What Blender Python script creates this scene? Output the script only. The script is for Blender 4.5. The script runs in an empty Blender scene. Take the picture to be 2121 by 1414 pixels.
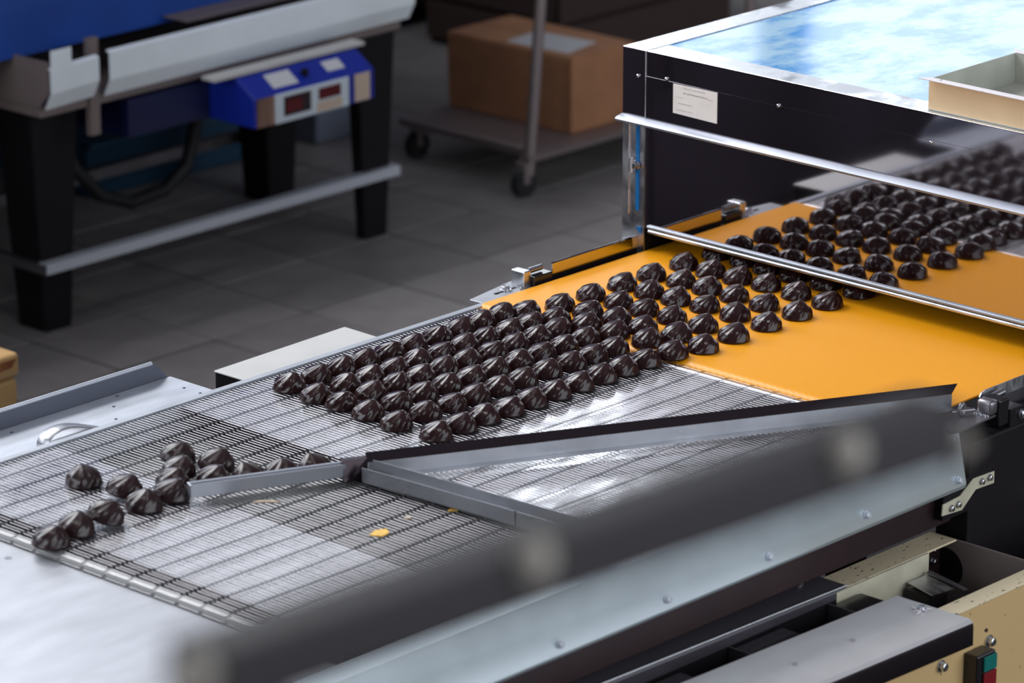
import bpy, bmesh, math, random
from mathutils import Vector, Matrix
random.seed(7)
S = bpy.context.scene
COL = S.collection
PI = math.pi

# ------------------------------------------------------------------ camera
CAM = Vector((-4.93590545, -4.57432679, 3.09972083))
FWD = Vector((0.69716179, 0.64609135, -0.31069503))
RGT = Vector((0.6797315, -0.73346103, 0.0))
UPV = RGT.cross(FWD)
cd = bpy.data.cameras.new('camera')
cam = bpy.data.objects.new('camera', cd)
COL.objects.link(cam)
cam.matrix_world = Matrix(((RGT.x, UPV.x, -FWD.x, CAM.x), (RGT.y, UPV.y, -FWD.y, CAM.y),
                           (RGT.z, UPV.z, -FWD.z, CAM.z), (0, 0, 0, 1)))
cd.sensor_width = 36.0
cd.lens = 36.0 * 8500.0 / 2121.0
cd.clip_start = 0.05
cd.clip_end = 100
cd.dof.use_dof = True
cd.dof.focus_distance = 7.0
cd.dof.aperture_fstop = cd.lens / 1000.0 / 0.030
S.camera = cam

# ------------------------------------------------------------------ view, world
S.view_settings.view_transform = 'Standard'
S.view_settings.look = 'None'
S.view_settings.gamma = 1.0
S.view_settings.use_curve_mapping = False
S.view_settings.exposure = 0.0
S.cycles.use_denoising = True
S.cycles.max_bounces = 8
S.cycles.sample_clamp_indirect = 6.0
W = bpy.data.worlds.new('world')
S.world = W
W.use_nodes = True
W.node_tree.nodes['Background'].inputs[0].default_value = (0.55, 0.65, 0.9, 1)
W.node_tree.nodes['Background'].inputs[1].default_value = 0.3

# ------------------------------------------------------------------ lights: windows, a roof light and an added left fill
def area(name, loc, aim, sx, sy, radiance, color=(1, 1, 1)):
    l = bpy.data.lights.new(name, 'AREA')
    l.shape = 'RECTANGLE'
    l.size = sx
    l.size_y = sy
    l.energy = radiance * PI * sx * sy
    l.color = color
    o = bpy.data.objects.new(name, l)
    COL.objects.link(o)
    o.location = loc
    o.rotation_euler = (Vector(aim)).to_track_quat('-Z', 'Y').to_euler()
    return o

SKY = (0.88, 0.94, 1.0)
WIN_BACK = [(-6.4, -3.4, 3.0), (-3.1, 0.3, 8.0), (0.6, 3.6, 7.0), (3.9, 6.1, 1.0), (6.3, 7.15, 6.5), (7.25, 7.85, 1.5), (8.1, 10.8, 1.6)]
WZ0, WZ1 = 2.35, 4.95
for k, (a, b, r) in enumerate(WIN_BACK):
    area('window_daylight', ((a + b) / 2, 5.86, (WZ0 + WZ1) / 2), (0, -1, 0), b - a - 0.1, WZ1 - WZ0 - 0.1, r, SKY)
area('roof_daylight', (-0.4, 3.3, 5.55), (0.0, -0.6, -0.8), 4.6, 2.2, 13.5, (0.97, 0.98, 1.0))
area('ceiling_lamp', (-1.0, -0.3, 5.6), (0.0, 0.0, -1), 0.9, 0.5, 14.0, (1.0, 0.98, 0.95))
area('left_fill', (-7.3, 1.0, 3.4), (1, 0, -0.2), 4.5, 2.2, 5.0, SKY)  # fill added at the windowless left wall to brighten left-facing surfaces
area('side_daylight', (1.2, -6.5, 2.95), (0, 1, 0), 9.4, 4.1, 2.8, SKY)

# ------------------------------------------------------------------ materials
def mat(name, col, rough=0.5, metal=0.0, spec=0.5, noise=None, bump=None, coat=0.0, aniso=0.0):
    """noise=(scale, amount, detail, stretch) varies the colour; bump=(scale, strength, stretch)"""
    m = bpy.data.materials.new(name)
    m.use_nodes = True
    nt = m.node_tree
    p = nt.nodes['Principled BSDF']
    p.inputs['Base Color'].default_value = (*col, 1)
    p.inputs['Roughness'].default_value = rough
    p.inputs['Metallic'].default_value = metal
    p.inputs['Specular IOR Level'].default_value = spec
    p.inputs['Coat Weight'].default_value = coat
    p.inputs['Coat Roughness'].default_value = 0.08
    tc = nt.nodes.new('ShaderNodeTexCoord')
    def noise_node(scale, detail, stretch):
        mp = nt.nodes.new('ShaderNodeMapping')
        mp.inputs['Scale'].default_value = stretch
        nt.links.new(tc.outputs['Object'], mp.inputs['Vector'])
        n = nt.nodes.new('ShaderNodeTexNoise')
        n.inputs['Scale'].default_value = scale
        n.inputs['Detail'].default_value = detail
        nt.links.new(mp.outputs['Vector'], n.inputs['Vector'])
        return n
    if noise:
        sc, amt, det, st = noise
        n = noise_node(sc, det, st)
        r = nt.nodes.new('ShaderNodeValToRGB')
        r.color_ramp.elements[0].position = 0.3
        r.color_ramp.elements[1].position = 0.7
        r.color_ramp.elements[0].color = (*[max(0, c * (1 - amt)) for c in col], 1)
        r.color_ramp.elements[1].color = (*[min(1, c * (1 + amt)) for c in col], 1)
        nt.links.new(n.outputs['Fac'], r.inputs['Fac'])
        nt.links.new(r.outputs['Color'], p.inputs['Base Color'])
    if bump:
        sc, stg, st = bump
        n = noise_node(sc, 3.0, st)
        b = nt.nodes.new('ShaderNodeBump')
        b.inputs['Strength'].default_value = stg
        b.inputs['Distance'].default_value = 0.002
        nt.links.new(n.outputs['Fac'], b.inputs['Height'])
        nt.links.new(b.outputs['Normal'], p.inputs['Normal'])
    return m

def rough_noise(m, scale, lo, hi, stretch=(1, 1, 1), detail=4):
    nt = m.node_tree
    p = nt.nodes['Principled BSDF']
    tc = nt.nodes.new('ShaderNodeTexCoord')
    mp = nt.nodes.new('ShaderNodeMapping')
    mp.inputs['Scale'].default_value = stretch
    n = nt.nodes.new('ShaderNodeTexNoise')
    n.inputs['Scale'].default_value = scale
    n.inputs['Detail'].default_value = detail
    mr = nt.nodes.new('ShaderNodeMapRange')
    mr.inputs['From Min'].default_value = 0.35
    mr.inputs['From Max'].default_value = 0.65
    mr.inputs['To Min'].default_value = lo
    mr.inputs['To Max'].default_value = hi
    nt.links.new(tc.outputs['Object'], mp.inputs['Vector'])
    nt.links.new(mp.outputs['Vector'], n.inputs['Vector'])
    nt.links.new(n.outputs['Fac'], mr.inputs['Value'])
    nt.links.new(mr.outputs['Result'], p.inputs['Roughness'])
    return m

def chips(m, base, chip, scale, thr, stretch=(1, 1, 1)):
    """worn paint: hard edged chips of another colour"""
    nt = m.node_tree
    p = nt.nodes['Principled BSDF']
    tc = nt.nodes.new('ShaderNodeTexCoord')
    mp = nt.nodes.new('ShaderNodeMapping')
    mp.inputs['Scale'].default_value = stretch
    n = nt.nodes.new('ShaderNodeTexNoise')
    n.inputs['Scale'].default_value = scale
    n.inputs['Detail'].default_value = 5
    r = nt.nodes.new('ShaderNodeValToRGB')
    r.color_ramp.elements[0].position = thr
    r.color_ramp.elements[1].position = thr + 0.012
    r.color_ramp.elements[0].color = (*base, 1)
    r.color_ramp.elements[1].color = (*chip, 1)
    nt.links.new(tc.outputs['Object'], mp.inputs['Vector'])
    nt.links.new(mp.outputs['Vector'], n.inputs['Vector'])
    nt.links.new(n.outputs['Fac'], r.inputs['Fac'])
    nt.links.new(r.outputs['Color'], p.inputs['Base Color'])
    return m

ONE = (1, 1, 1)
M = {}
M['mirror'] = mat('mirror_steel', (0.56, 0.53, 0.55), 0.035, 1.0, bump=(6, 0.02, (1, 1, 1)))
M['mirror_up'] = mat('polished_steel', (0.50, 0.47, 0.50), 0.05, 1.0, bump=(5, 0.03, (1, 1, 1)))
M['rim'] = rough_noise(mat('bright_rim_steel', (0.86, 0.87, 0.92), 0.25, 1.0, bump=(40, 0.05, (1, 1, 1))), 18, 0.12, 0.4)
M['cover'] = mat('cover_plate_steel', (0.60, 0.59, 0.60), 0.42, 0.4, noise=(9, 0.06, 4, (1, 2, 1)))
M['nose'] = mat('nose_bar_steel', (0.25, 0.25, 0.25), 0.45, 0.5)
M['clip'] = mat('clip_steel', (0.46, 0.46, 0.49), 0.36, 1.0)
M['bar'] = mat('short_bar_steel', (0.36, 0.37, 0.41), 0.33, 0.7, noise=(6, 0.08, 3, ONE))
M['slate'] = mat('slate_steel', (0.085, 0.08, 0.095), 0.4, 0.5)
M['rail'] = mat('table_rail_steel', (0.70, 0.74, 0.82), 0.4, 0.4)
M['hem'] = mat('hem_steel', (0.31, 0.335, 0.38), 0.42, 0.7, noise=(12, 0.2, 3, (1, .4, 1)))
M['steel'] = rough_noise(mat('brushed_steel', (0.62, 0.63, 0.66), 0.35, 1.0, bump=(60, 0.08, (6, 1, 1))), 25, 0.25, 0.42, (4, 1, 1))
M['steel_dk'] = mat('stained_steel', (0.26, 0.25, 0.27), 0.36, 0.9, noise=(20, 0.15, 4, ONE))
M['wire'] = mat('wire_steel', (0.42, 0.41, 0.43), 0.28, 1.0)
M['slider'] = rough_noise(mat('slider_steel', (0.36, 0.36, 0.38), 0.2, 0.85, bump=(9, 0.10, (1, 2.5, 1))), 12, 0.10, 0.30, (1, 3, 1))
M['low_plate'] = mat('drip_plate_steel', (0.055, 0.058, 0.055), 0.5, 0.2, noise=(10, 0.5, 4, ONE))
M['plate_white'] = mat('slide_plate_aluminium', (0.39, 0.40, 0.435), 0.42, 0.45, noise=(7, 0.14, 6, (1, 3, 1)), bump=(120, 0.05, (12, 1, 1)))
M['tray_alu'] = mat('tray_aluminium', (0.54, 0.57, 0.63), 0.45, 0.55, noise=(9, 0.14, 6, (1, 3, 1)), bump=(90, 0.06, (1, 10, 1)))
M['tray_lip'] = mat('shaded_lip_aluminium', (0.13, 0.14, 0.18), 0.5, 0.4)  # darker copy of the tray aluminium; the edge's shade is in the colour
M['panel'] = rough_noise(mat('side_panel_steel', (0.84, 0.95, 1.0), 0.32, 0.8), 10, 0.30, 0.34)
M['black'] = mat('black_paint', (0.007, 0.005, 0.007), 0.55, spec=0.22)
M['dark_purple'] = mat('dark_purple_paint', (0.055, 0.042, 0.058), 0.5, noise=(1.5, 0.5, 3, ONE))
M['black_gloss'] = mat('black_plastic', (0.012, 0.010, 0.012), 0.22)
M['maroon'] = mat('maroon_paint', (0.020, 0.008, 0.010), 0.45, noise=(12, 0.2, 3, ONE))
M['cream'] = chips(mat('cream_paint', (0.56, 0.385, 0.18), 0.45), (0.56, 0.385, 0.18), (0.03, 0.02, 0.015), 38, 0.665)
M['cream_flange'] = chips(mat('worn_cream_paint', (0.66, 0.56, 0.38), 0.45), (0.66, 0.56, 0.38), (0.035, 0.025, 0.02), 60, 0.64, (1, 2.2, 1))
M['cream_in'] = mat('inner_cream_paint', (0.52, 0.49, 0.37), 0.5, noise=(12, 0.2, 4, ONE))
M['cream_tray'] = mat('tray_enamel', (0.78, 0.56, 0.33), 0.4, noise=(12, 0.06, 4, ONE))
M['tray_in'] = mat('tray_grey_enamel', (0.42, 0.43, 0.38), 0.4, noise=(14, 0.12, 4, ONE))
M['tray_rim'] = chips(mat('tray_rim_enamel', (0.80, 0.74, 0.76), 0.35), (0.80, 0.74, 0.76), (0.10, 0.07, 0.06), 60, 0.66)
M['ivory'] = mat('ivory_lid_paint', (0.56, 0.55, 0.53), 0.4, noise=(8, 0.06, 5, ONE))
M['guide'] = rough_noise(mat('guide_steel', (0.37, 0.38, 0.41), 0.32, 0.75, noise=(14, 0.12, 5, ONE)), 16, 0.26, 0.40)
M['guide_dk'] = mat('joint_and_dark_reflection_steel', (0.045, 0.034, 0.040), 0.3, 0.9)  # near-black base carries the lips' dark reflection; joint parts share it
M['bolt'] = mat('bolt_zinc', (0.55, 0.56, 0.60), 0.25, 1.0)
M['label'] = mat('sticker_paper', (0.82, 0.77, 0.73), 0.6, noise=(30, 0.05, 3, ONE))
M['ink'] = mat('faded_ink', (0.34, 0.30, 0.29), 0.7)
M['slot_blue'] = mat('blue_film_edge', (0.01, 0.13, 0.36), 0.3)
M['choc'] = mat('dark_chocolate', (0.022, 0.0072, 0.0075), 0.20, 0.0, 0.36, coat=0.05, bump=(60, 0.10, ONE))
M['choc2'] = mat('dull_dark_chocolate', (0.018, 0.006, 0.0065), 0.30, 0.0, 0.45, coat=0.05, bump=(60, 0.15, ONE))
M['crumb'] = mat('yellow_crumb', (0.80, 0.48, 0.10), 0.7, noise=(200, 0.15, 3, ONE))
M['crumb_pale'] = mat('pale_crumb', (0.55, 0.45, 0.33), 0.8)
M['tablewhite'] = mat('table_white_enamel', (0.84, 0.90, 0.94), 0.45, noise=(6, 0.05, 3, ONE))
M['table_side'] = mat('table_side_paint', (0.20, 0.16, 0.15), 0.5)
M['leg'] = mat('leg_dark_paint', (0.010, 0.008, 0.010), 0.6, spec=0.2)
M['blue'] = mat('blue_paint', (0.003, 0.052, 0.31), 0.45, noise=(5, 0.15, 3, ONE))
M['ctrl_blue'] = mat('control_box_blue', (0.004, 0.02, 0.30), 0.45)
M['rear_blue'] = mat('rear_box_shaded_blue', (0.003, 0.006, 0.05), 0.5)  # darker copy of the control box blue, under-table shade put into the colour
M['ctrl_white'] = mat('control_panel_white', (0.62, 0.70, 0.76), 0.4)
M['display_dk'] = mat('display_dark', (0.02, 0.008, 0.012), 0.2)
M['display_red'] = mat('display_red_glass', (0.10, 0.004, 0.008), 0.25)
M['paper'] = mat('paper_label', (0.56, 0.56, 0.58), 0.7)
M['paper_tan'] = mat('tan_label', (0.58, 0.46, 0.36), 0.7)
M['copper'] = mat('worn_copper_plate', (0.32, 0.19, 0.14), 0.4, 0.4, noise=(14, 0.6, 3, (1, 1, .2)))
M['carton'] = mat('brown_cardboard', (0.40, 0.185, 0.09), 0.8, noise=(14, 0.10, 4, ONE))
M['trolley'] = mat('trolley_steel', (0.30, 0.25, 0.25), 0.45, 0.7)
M['rubber'] = mat('black_rubber', (0.012, 0.012, 0.014), 0.6)
M['tub'] = mat('yellow_tub_plastic', (0.56, 0.34, 0.14), 0.5, noise=(8, 0.1, 3, ONE))
M['tub_stain'] = mat('brown_stain', (0.26, 0.09, 0.03), 0.5, noise=(20, 0.4, 3, ONE))
M['blue_bin'] = mat('blue_bin_plastic', (0.008, 0.05, 0.105), 0.5)
M['grey_bin'] = mat('grey_bin_plastic', (0.16, 0.18, 0.24), 0.5)
M['navy'] = mat('navy_cabinet_paint', (0.02, 0.022, 0.035), 0.5)
M['brown_dk'] = mat('dark_brown_crate_wood', (0.05, 0.028, 0.024), 0.7)
M['green_btn'] = mat('green_button', (0.005, 0.14, 0.12), 0.35)
M['red_btn'] = mat('red_button', (0.18, 0.008, 0.012), 0.35)
M['handrail'] = mat('handrail_dark_paint', (0.009, 0.005, 0.008), 0.45, spec=0.3)
M['cap'] = mat('pale_plastic_cap', (0.34, 0.31, 0.27), 0.5, spec=0.3)
M['grout'] = mat('floor_grout', (0.022, 0.020, 0.020), 0.85)
M['wall'] = mat('wall_paint', (0.26, 0.24, 0.27), 0.7, noise=(2, 0.08, 4, ONE))
M['ceil'] = mat('ceiling_paint', (0.30, 0.29, 0.31), 0.8, noise=(2, 0.05, 4, ONE))
M['frame'] = mat('window_frame_paint', (0.5, 0.5, 0.5), 0.5)

def tile_material():
    m = mat('floor_tile_ceramic', (0.16, 0.15, 0.148), 0.42)
    nt = m.node_tree
    p = nt.nodes['Principled BSDF']
    oi = nt.nodes.new('ShaderNodeObjectInfo')
    tc = nt.nodes.new('ShaderNodeTexCoord')
    n = nt.nodes.new('ShaderNodeTexNoise')
    n.inputs['Scale'].default_value = 9
    n.inputs['Detail'].default_value = 5
    nt.links.new(tc.outputs['Object'], n.inputs['Vector'])
    a = nt.nodes.new('ShaderNodeMath')
    a.operation = 'MULTIPLY_ADD'
    a.inputs[1].default_value = 0.35
    nt.links.new(oi.outputs['Random'], a.inputs[0])
    nt.links.new(n.outputs['Fac'], a.inputs[2])
    r = nt.nodes.new('ShaderNodeValToRGB')
    r.color_ramp.elements[0].position = 0.3
    r.color_ramp.elements[1].position = 1.05
    r.color_ramp.elements[0].color = (0.19, 0.174, 0.170, 1)
    r.color_ramp.elements[1].color = (0.30, 0.28, 0.27, 1)
    nt.links.new(a.outputs[0], r.inputs['Fac'])
    nt.links.new(r.outputs['Color'], p.inputs['Base Color'])
    return m
M['tile'] = tile_material()

def belt_material():
    m = mat('orange_belt', (0.86, 0.36, 0.01), 0.38, 0, 0.5)
    nt = m.node_tree
    p = nt.nodes['Principled BSDF']
    tc = nt.nodes.new('ShaderNodeTexCoord')
    mp = nt.nodes.new('ShaderNodeMapping')
    mp.inputs['Rotation'].default_value = (0, 0, math.radians(16))
    nt.links.new(tc.outputs['Object'], mp.inputs['Vector'])
    w = nt.nodes.new('ShaderNodeTexWave')
    w.bands_direction = 'X'
    w.inputs['Scale'].default_value = 75
    w.inputs['Distortion'].default_value = 0.6
    nt.links.new(mp.outputs['Vector'], w.inputs['Vector'])
    r = nt.nodes.new('ShaderNodeValToRGB')
    r.color_ramp.elements[0].color = (0.80, 0.300, 0.003, 1)
    r.color_ramp.elements[1].color = (0.95, 0.400, 0.007, 1)
    nt.links.new(w.outputs['Fac'], r.inputs['Fac'])
    nt.links.new(r.outputs['Color'], p.inputs['Base Color'])
    b = nt.nodes.new('ShaderNodeBump')
    b.inputs['Strength'].default_value = 0.25
    b.inputs['Distance'].default_value = 0.0008
    nt.links.new(w.outputs['Fac'], b.inputs['Height'])
    nt.links.new(b.outputs['Normal'], p.inputs['Normal'])
    return m
M['belt'] = belt_material()

def blue_sheet_material():
    """blue acrylic under scuffed film; pale patches paint in broken window reflections"""
    m = mat('blue_acrylic_sheet', (0.01, 0.32, 0.72), 0.12, 0, 0.6, coat=0.6, bump=(9, 0.12, (1, 2.5, 1)))
    nt = m.node_tree
    p = nt.nodes['Principled BSDF']
    tc = nt.nodes.new('ShaderNodeTexCoord')
    mp = nt.nodes.new('ShaderNodeMapping')
    mp.inputs['Scale'].default_value = (1.0, 1.6, 1)
    mp.inputs['Rotation'].default_value = (0, 0, 0.5)
    nt.links.new(tc.outputs['Object'], mp.inputs['Vector'])
    n = nt.nodes.new('ShaderNodeTexNoise')
    n.inputs['Scale'].default_value = 7
    n.inputs['Detail'].default_value = 8
    n.inputs['Roughness'].default_value = 0.62
    nt.links.new(mp.outputs['Vector'], n.inputs['Vector'])
    r = nt.nodes.new('ShaderNodeValToRGB')
    r.color_ramp.elements[0].position = 0.40
    r.color_ramp.elements[1].position = 0.56
    r.color_ramp.elements[0].color = (0.0, 0.29, 0.76, 1)
    r.color_ramp.elements[1].color = (0.40, 0.66, 0.88, 1)  # pale tone puts the broken window reflection into the colour
    nt.links.new(n.outputs['Fac'], r.inputs['Fac'])
    nt.links.new(r.outputs['Color'], p.inputs['Base Color'])
    return m
M['blue_sheet'] = blue_sheet_material()

# ------------------------------------------------------------------ mesh building
class MB:
    def __init__(self):
        self.bm = bmesh.new()
    def _bev(self, geom_edges, w, seg):
        if w > 0:
            bmesh.ops.bevel(self.bm, geom=geom_edges, offset=w, segments=seg, affect='EDGES', profile=0.5)
    def hexa(self, pts, bev=0.0, seg=2):
        v = [self.bm.verts.new(p) for p in pts]
        fs = []
        for f in ((0, 3, 2, 1), (4, 5, 6, 7), (0, 1, 5, 4), (1, 2, 6, 5), (2, 3, 7, 6), (3, 0, 4, 7)):
            fs.append(self.bm.faces.new([v[i] for i in f]))
        es = list({e for f in fs for e in f.edges})
        self._bev(es, bev, seg)
        return self
    def box(self, x0, x1, y0, y1, z0, z1, bev=0.0, seg=2):
        return self.hexa([(x0, y0, z0), (x1, y0, z0), (x1, y1, z0), (x0, y1, z0),
                          (x0, y0, z1), (x1, y0, z1), (x1, y1, z1), (x0, y1, z1)], bev, seg)
    def prism(self, poly, d, bev=0.0, seg=2):
        """poly: 3-D points of one cap, d: extrusion vector"""
        d = Vector(d)
        a = [self.bm.verts.new(p) for p in poly]
        b = [self.bm.verts.new(Vector(p) + d) for p in poly]
        n = len(a)
        fs = [self.bm.faces.new(a), self.bm.faces.new(b[::-1])]
        for i in range(n):
            fs.append(self.bm.faces.new([a[i], b[i], b[(i + 1) % n], a[(i + 1) % n]]))
        bmesh.ops.recalc_face_normals(self.bm, faces=fs)
        self._bev(list({e for f in fs for e in f.edges}), bev, seg)
        return self
    def sheet(self, prof, p0, p1, side, t):
        """a bent sheet: profile [(u, z)] swept from p0 to p1 (x, y); u runs along side; thickness t"""
        side = Vector((side[0], side[1], 0)).normalized()
        n = len(prof)
        off = []
        for i in range(n):
            a = Vector(prof[max(0, i - 1)])
            b = Vector(prof[min(n - 1, i + 1)])
            d = (b - a).normalized()
            off.append(Vector((-d.y, d.x)) * t)
        loop = [Vector(p) for p in prof] + [Vector(prof[i]) + off[i] for i in range(n - 1, -1, -1)]
        q0 = Vector((p0[0], p0[1], 0))
        q1 = Vector((p1[0], p1[1], 0))
        poly = [q0 + side * u + Vector((0, 0, z)) for u, z in loop]
        z0 = p0[2] if len(p0) > 2 else 0
        z1 = p1[2] if len(p1) > 2 else 0
        a = [self.bm.verts.new(p + Vector((0, 0, z0))) for p in poly]
        b = [self.bm.verts.new(p + (q1 - q0) + Vector((0, 0, z1))) for p in poly]
        m = len(a)
        fs = []
        for i in range(m):
            fs.append(self.bm.faces.new([a[i], b[i], b[(i + 1) % m], a[(i + 1) % m]]))
        for i in range(n - 1):
            fs.append(self.bm.faces.new([a[i], a[i + 1], a[m - 2 - i], a[m - 1 - i]]))
            fs.append(self.bm.faces.new([b[i], b[m - 1 - i], b[m - 2 - i], b[i + 1]]))
        bmesh.ops.recalc_face_normals(self.bm, faces=fs)
        return self
    def tube(self, pts, r, seg=10, cap=True):
        pts = [Vector(p) for p in pts]
        rings = []
        prev = None
        for i, p in enumerate(pts):
            t = (pts[min(i + 1, len(pts) - 1)] - pts[max(i - 1, 0)]).normalized()
            if prev is None:
                ref = Vector((0, 0, 1)) if abs(t.z) < 0.9 else Vector((1, 0, 0))
                u = t.cross(ref).normalized()
            else:
                u = (prev - t * prev.dot(t)).normalized()
            prev = u
            v = t.cross(u)
            rr = r[i] if isinstance(r, (list, tuple)) else r
            rings.append([self.bm.verts.new(p + (u * math.cos(2 * PI * k / seg) + v * math.sin(2 * PI * k / seg)) * rr) for k in range(seg)])
        fs = []
        for a, b in zip(rings, rings[1:]):
            for k in range(seg):
                fs.append(self.bm.faces.new([a[k], a[(k + 1) % seg], b[(k + 1) % seg], b[k]]))
        if cap:
            fs.append(self.bm.faces.new(rings[0][::-1]))
            fs.append(self.bm.faces.new(rings[-1]))
        bmesh.ops.recalc_face_normals(self.bm, faces=fs)
        return self
    def bolt(self, p, axis, r, h, hexa=True):
        """washer and bolt head on a surface point"""
        p = Vector(p)
        ax = Vector(axis).normalized()
        self.tube([p, p + ax * h * 0.25], r * 1.35, 14)
        self.tube([p + ax * h * 0.25, p + ax * h * 0.9, p + ax * h], [r, r, r * 0.8], 6 if hexa else 12)
        return self
    def build(self, name, m, parent=None, smooth=None, loc=None):
        me = bpy.data.meshes.new(name)
        o = bpy.data.objects.new(name, me)
        COL.objects.link(o)
        org = wloc(parent) if parent else Vector(loc) if loc else None
        if org is None:
            xs = [v.co for v in self.bm.verts]
            lo = Vector((min(c.x for c in xs), min(c.y for c in xs), min(c.z for c in xs)))
            hi = Vector((max(c.x for c in xs), max(c.y for c in xs), max(c.z for c in xs)))
            org = Vector(((lo.x + hi.x) / 2, (lo.y + hi.y) / 2, lo.z))
        bmesh.ops.translate(self.bm, vec=-org, verts=self.bm.verts)
        self.bm.to_mesh(me)
        self.bm.free()
        if parent:
            o.parent = parent
        else:
            o.location = org
        me.materials.append(m)
        if smooth is not None:
            me.shade_smooth()
            me.set_sharp_from_angle(angle=math.radians(smooth))
        return o

def wloc(o):
    v = Vector((0, 0, 0))
    while o is not None:
        v += Vector(o.location)
        o = o.parent
    return v

def tag(o, label, cat, group=None):
    o['label'] = label
    o['category'] = cat
    if group:
        o['group'] = group
    return o

def thing(name, loc, label, cat, group=None):
    o = bpy.data.objects.new(name, None)
    o.empty_display_size = 0.05
    COL.objects.link(o)
    o.location = loc
    return tag(o, label, cat, group)

def struct(o):
    o['kind'] = 'structure'
    return o

def stuff(o):
    o['kind'] = 'stuff'
    return o

# ------------------------------------------------------------------ room shell
RX0, RX1, RY0, RY1, RZ = -7.5, 11.2, -6.6, 6.0, 5.7
floor = struct(MB().box(RX0, RX1, RY0, RY1, -0.20, -0.004).build('floor', M['grout'], loc=(0, 0, 0)))
struct(MB().box(RX0, RX1, RY0, RY1, RZ, RZ + 0.2).build('ceiling', M['ceil']))
struct(MB().box(RX0 - 0.2, RX0, RY0, RY1, 0, RZ).build('wall_left', M['wall']))
struct(MB().box(RX1, RX1 + 0.2, RY0, RY1, 0, RZ).build('wall_right', M['wall']))
struct(MB().box(RX0, RX1, RY0 - 0.2, RY0, 0, RZ).build('wall_front', M['wall']))
wb = MB().box(RX0, RX1, RY1, RY1 + 0.2, 0, WZ0).box(RX0, RX1, RY1, RY1 + 0.2, WZ1, RZ)
xs = [RX0] + [e for a, b, r in WIN_BACK for e in (a, b)] + [RX1]
for a, b in zip(xs[0::2], xs[1::2]):
    wb.box(a, b, RY1, RY1 + 0.2, WZ0, WZ1)
struct(wb.build('wall_back', M['wall']))
for k, (a, b, r) in enumerate(WIN_BACK):
    fr = MB()
    for x in (a + 0.03, b - 0.03):
        fr.box(x - 0.03, x + 0.03, RY1 + 0.02, RY1 + 0.08, WZ0, WZ1)
    for z in (WZ0 + 0.03, WZ1 - 0.03):
        fr.box(a + 0.06, b - 0.06, RY1 + 0.02, RY1 + 0.08, z - 0.03, z + 0.03)
    w = struct(fr.build('window_%d' % (k + 1), M['frame']))
    MB().box(a + 0.06, b - 0.06, RY1 + 0.045, RY1 + 0.055, WZ0 + 0.06, WZ1 - 0.06).build('pane', M['ctrl_white'], w)

# floor tiles, each its own piece, over the part of the floor the camera sees
TP = 0.312
tb = MB().box(-0.152, 0.152, -0.152, 0.152, -0.008, 0.0, 0.0025, 1)
tile0 = tb.build('tile', M['tile'], floor)
first = True
for i in range(-8, 22):
    for j in range(-4, 16):
        x = 1.852 + TP * (i - 5) + TP / 2
        y = 2.411 + TP * (j - 6) + TP / 2
        d = Vector((x, y, 0)) - CAM
        w = d.dot(FWD)
        u, v = 1060 + 8500 * d.dot(RGT) / w, 707 - 8500 * d.dot(UPV) / w
        if not (-700 < u < 2700 and -320 < v < 1250) or y < 0.55 or x > 6.2 or y > 5.6:
            continue
        if x > 0.5 and y < 0.9:
            continue
        o = tile0 if first else tile0.copy()
        if not first:
            COL.objects.link(o)
        first = False
        o.location = (x + random.uniform(-.0007, .0007), y + random.uniform(-.0007, .0007), random.uniform(-.0008, .0004))

# ------------------------------------------------------------------ wire mesh conveyor
ZB = 0.9
conv = thing('mesh_conveyor', (-0.5, -0.3, 0), 'steel wire mesh belt conveyor carrying rows of chocolates to the front', 'conveyor')
R = 0.00062
NR = 0.012
XN = -1.193
def belt_pos(s):
    if s >= 0:
        return XN + s, ZB - R
    a = -s / NR
    return XN - NR * math.sin(a), ZB - R - NR + NR * math.cos(a)
verts, faces = [], []
PIT = 0.0085
Y0, Y1 = -0.765, 0.172
NC = 18
CW = (Y1 - Y0) / NC
rods = int((0.100 - XN) / PIT) + 1
for i in range(-3, rods):
    s0 = i * PIT
    jit = random.uniform(-.0006, .0006)
    path = []
    for c in range(NC + 1):
        y = Y0 + c * CW + 0.0015 * math.sin(i * 0.13 + c * 1.7)
        if c > 0:
            path.append((y - 0.0048, s0 + jit, 0))
            path.append((y - 0.0032, s0 + jit, 0))
        path.append((y - 0.0012, s0 + jit + 0.0060, -0.0002))
        path.append((y + 0.0012, s0 + jit + 0.0060, -0.0010))
        if c < NC:
            path.append((y + 0.0032, s0 + jit, 0))
            path.append((y + 0.0048, s0 + jit, 0))
    base = len(verts)
    for y, s, dz in path:
        x, z = belt_pos(s)
        z += dz
        verts += [(x - R, y, z), (x, y, z + R), (x + R, y, z), (x, y, z - R)]
    for k in range(len(path) - 1):
        a = base + 4 * k
        b = a + 4
        for q in range(4):
            faces.append((a + q, a + (q + 1) % 4, b + (q + 1) % 4, b + q))
me = bpy.data.meshes.new('belt_wires')
org = wloc(conv)
me.from_pydata([(x - org.x, y - org.y, z - org.z) for x, y, z in verts], [], faces)
me.materials.append(M['wire'])
me.shade_smooth()
wires = bpy.data.objects.new('belt_wires', me)
COL.objects.link(wires)
wires.parent = conv
stuff(wires)
def slider(x0, x1, name='slider_plate'):
    return MB().box(x0, x1, Y0 - 0.004, Y1 - 0.004, 0.8935, 0.8955, 0.0006, 1).build(name, M['slider'], conv)
slider(-0.615, 0.098)
slider(-1.142, -0.885)
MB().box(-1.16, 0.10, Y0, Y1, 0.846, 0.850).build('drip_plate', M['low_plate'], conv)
MB().box(-1.183, -1.143, Y0, Y1, 0.852, 0.866).build('front_crossbar', M['black'], conv)
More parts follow.
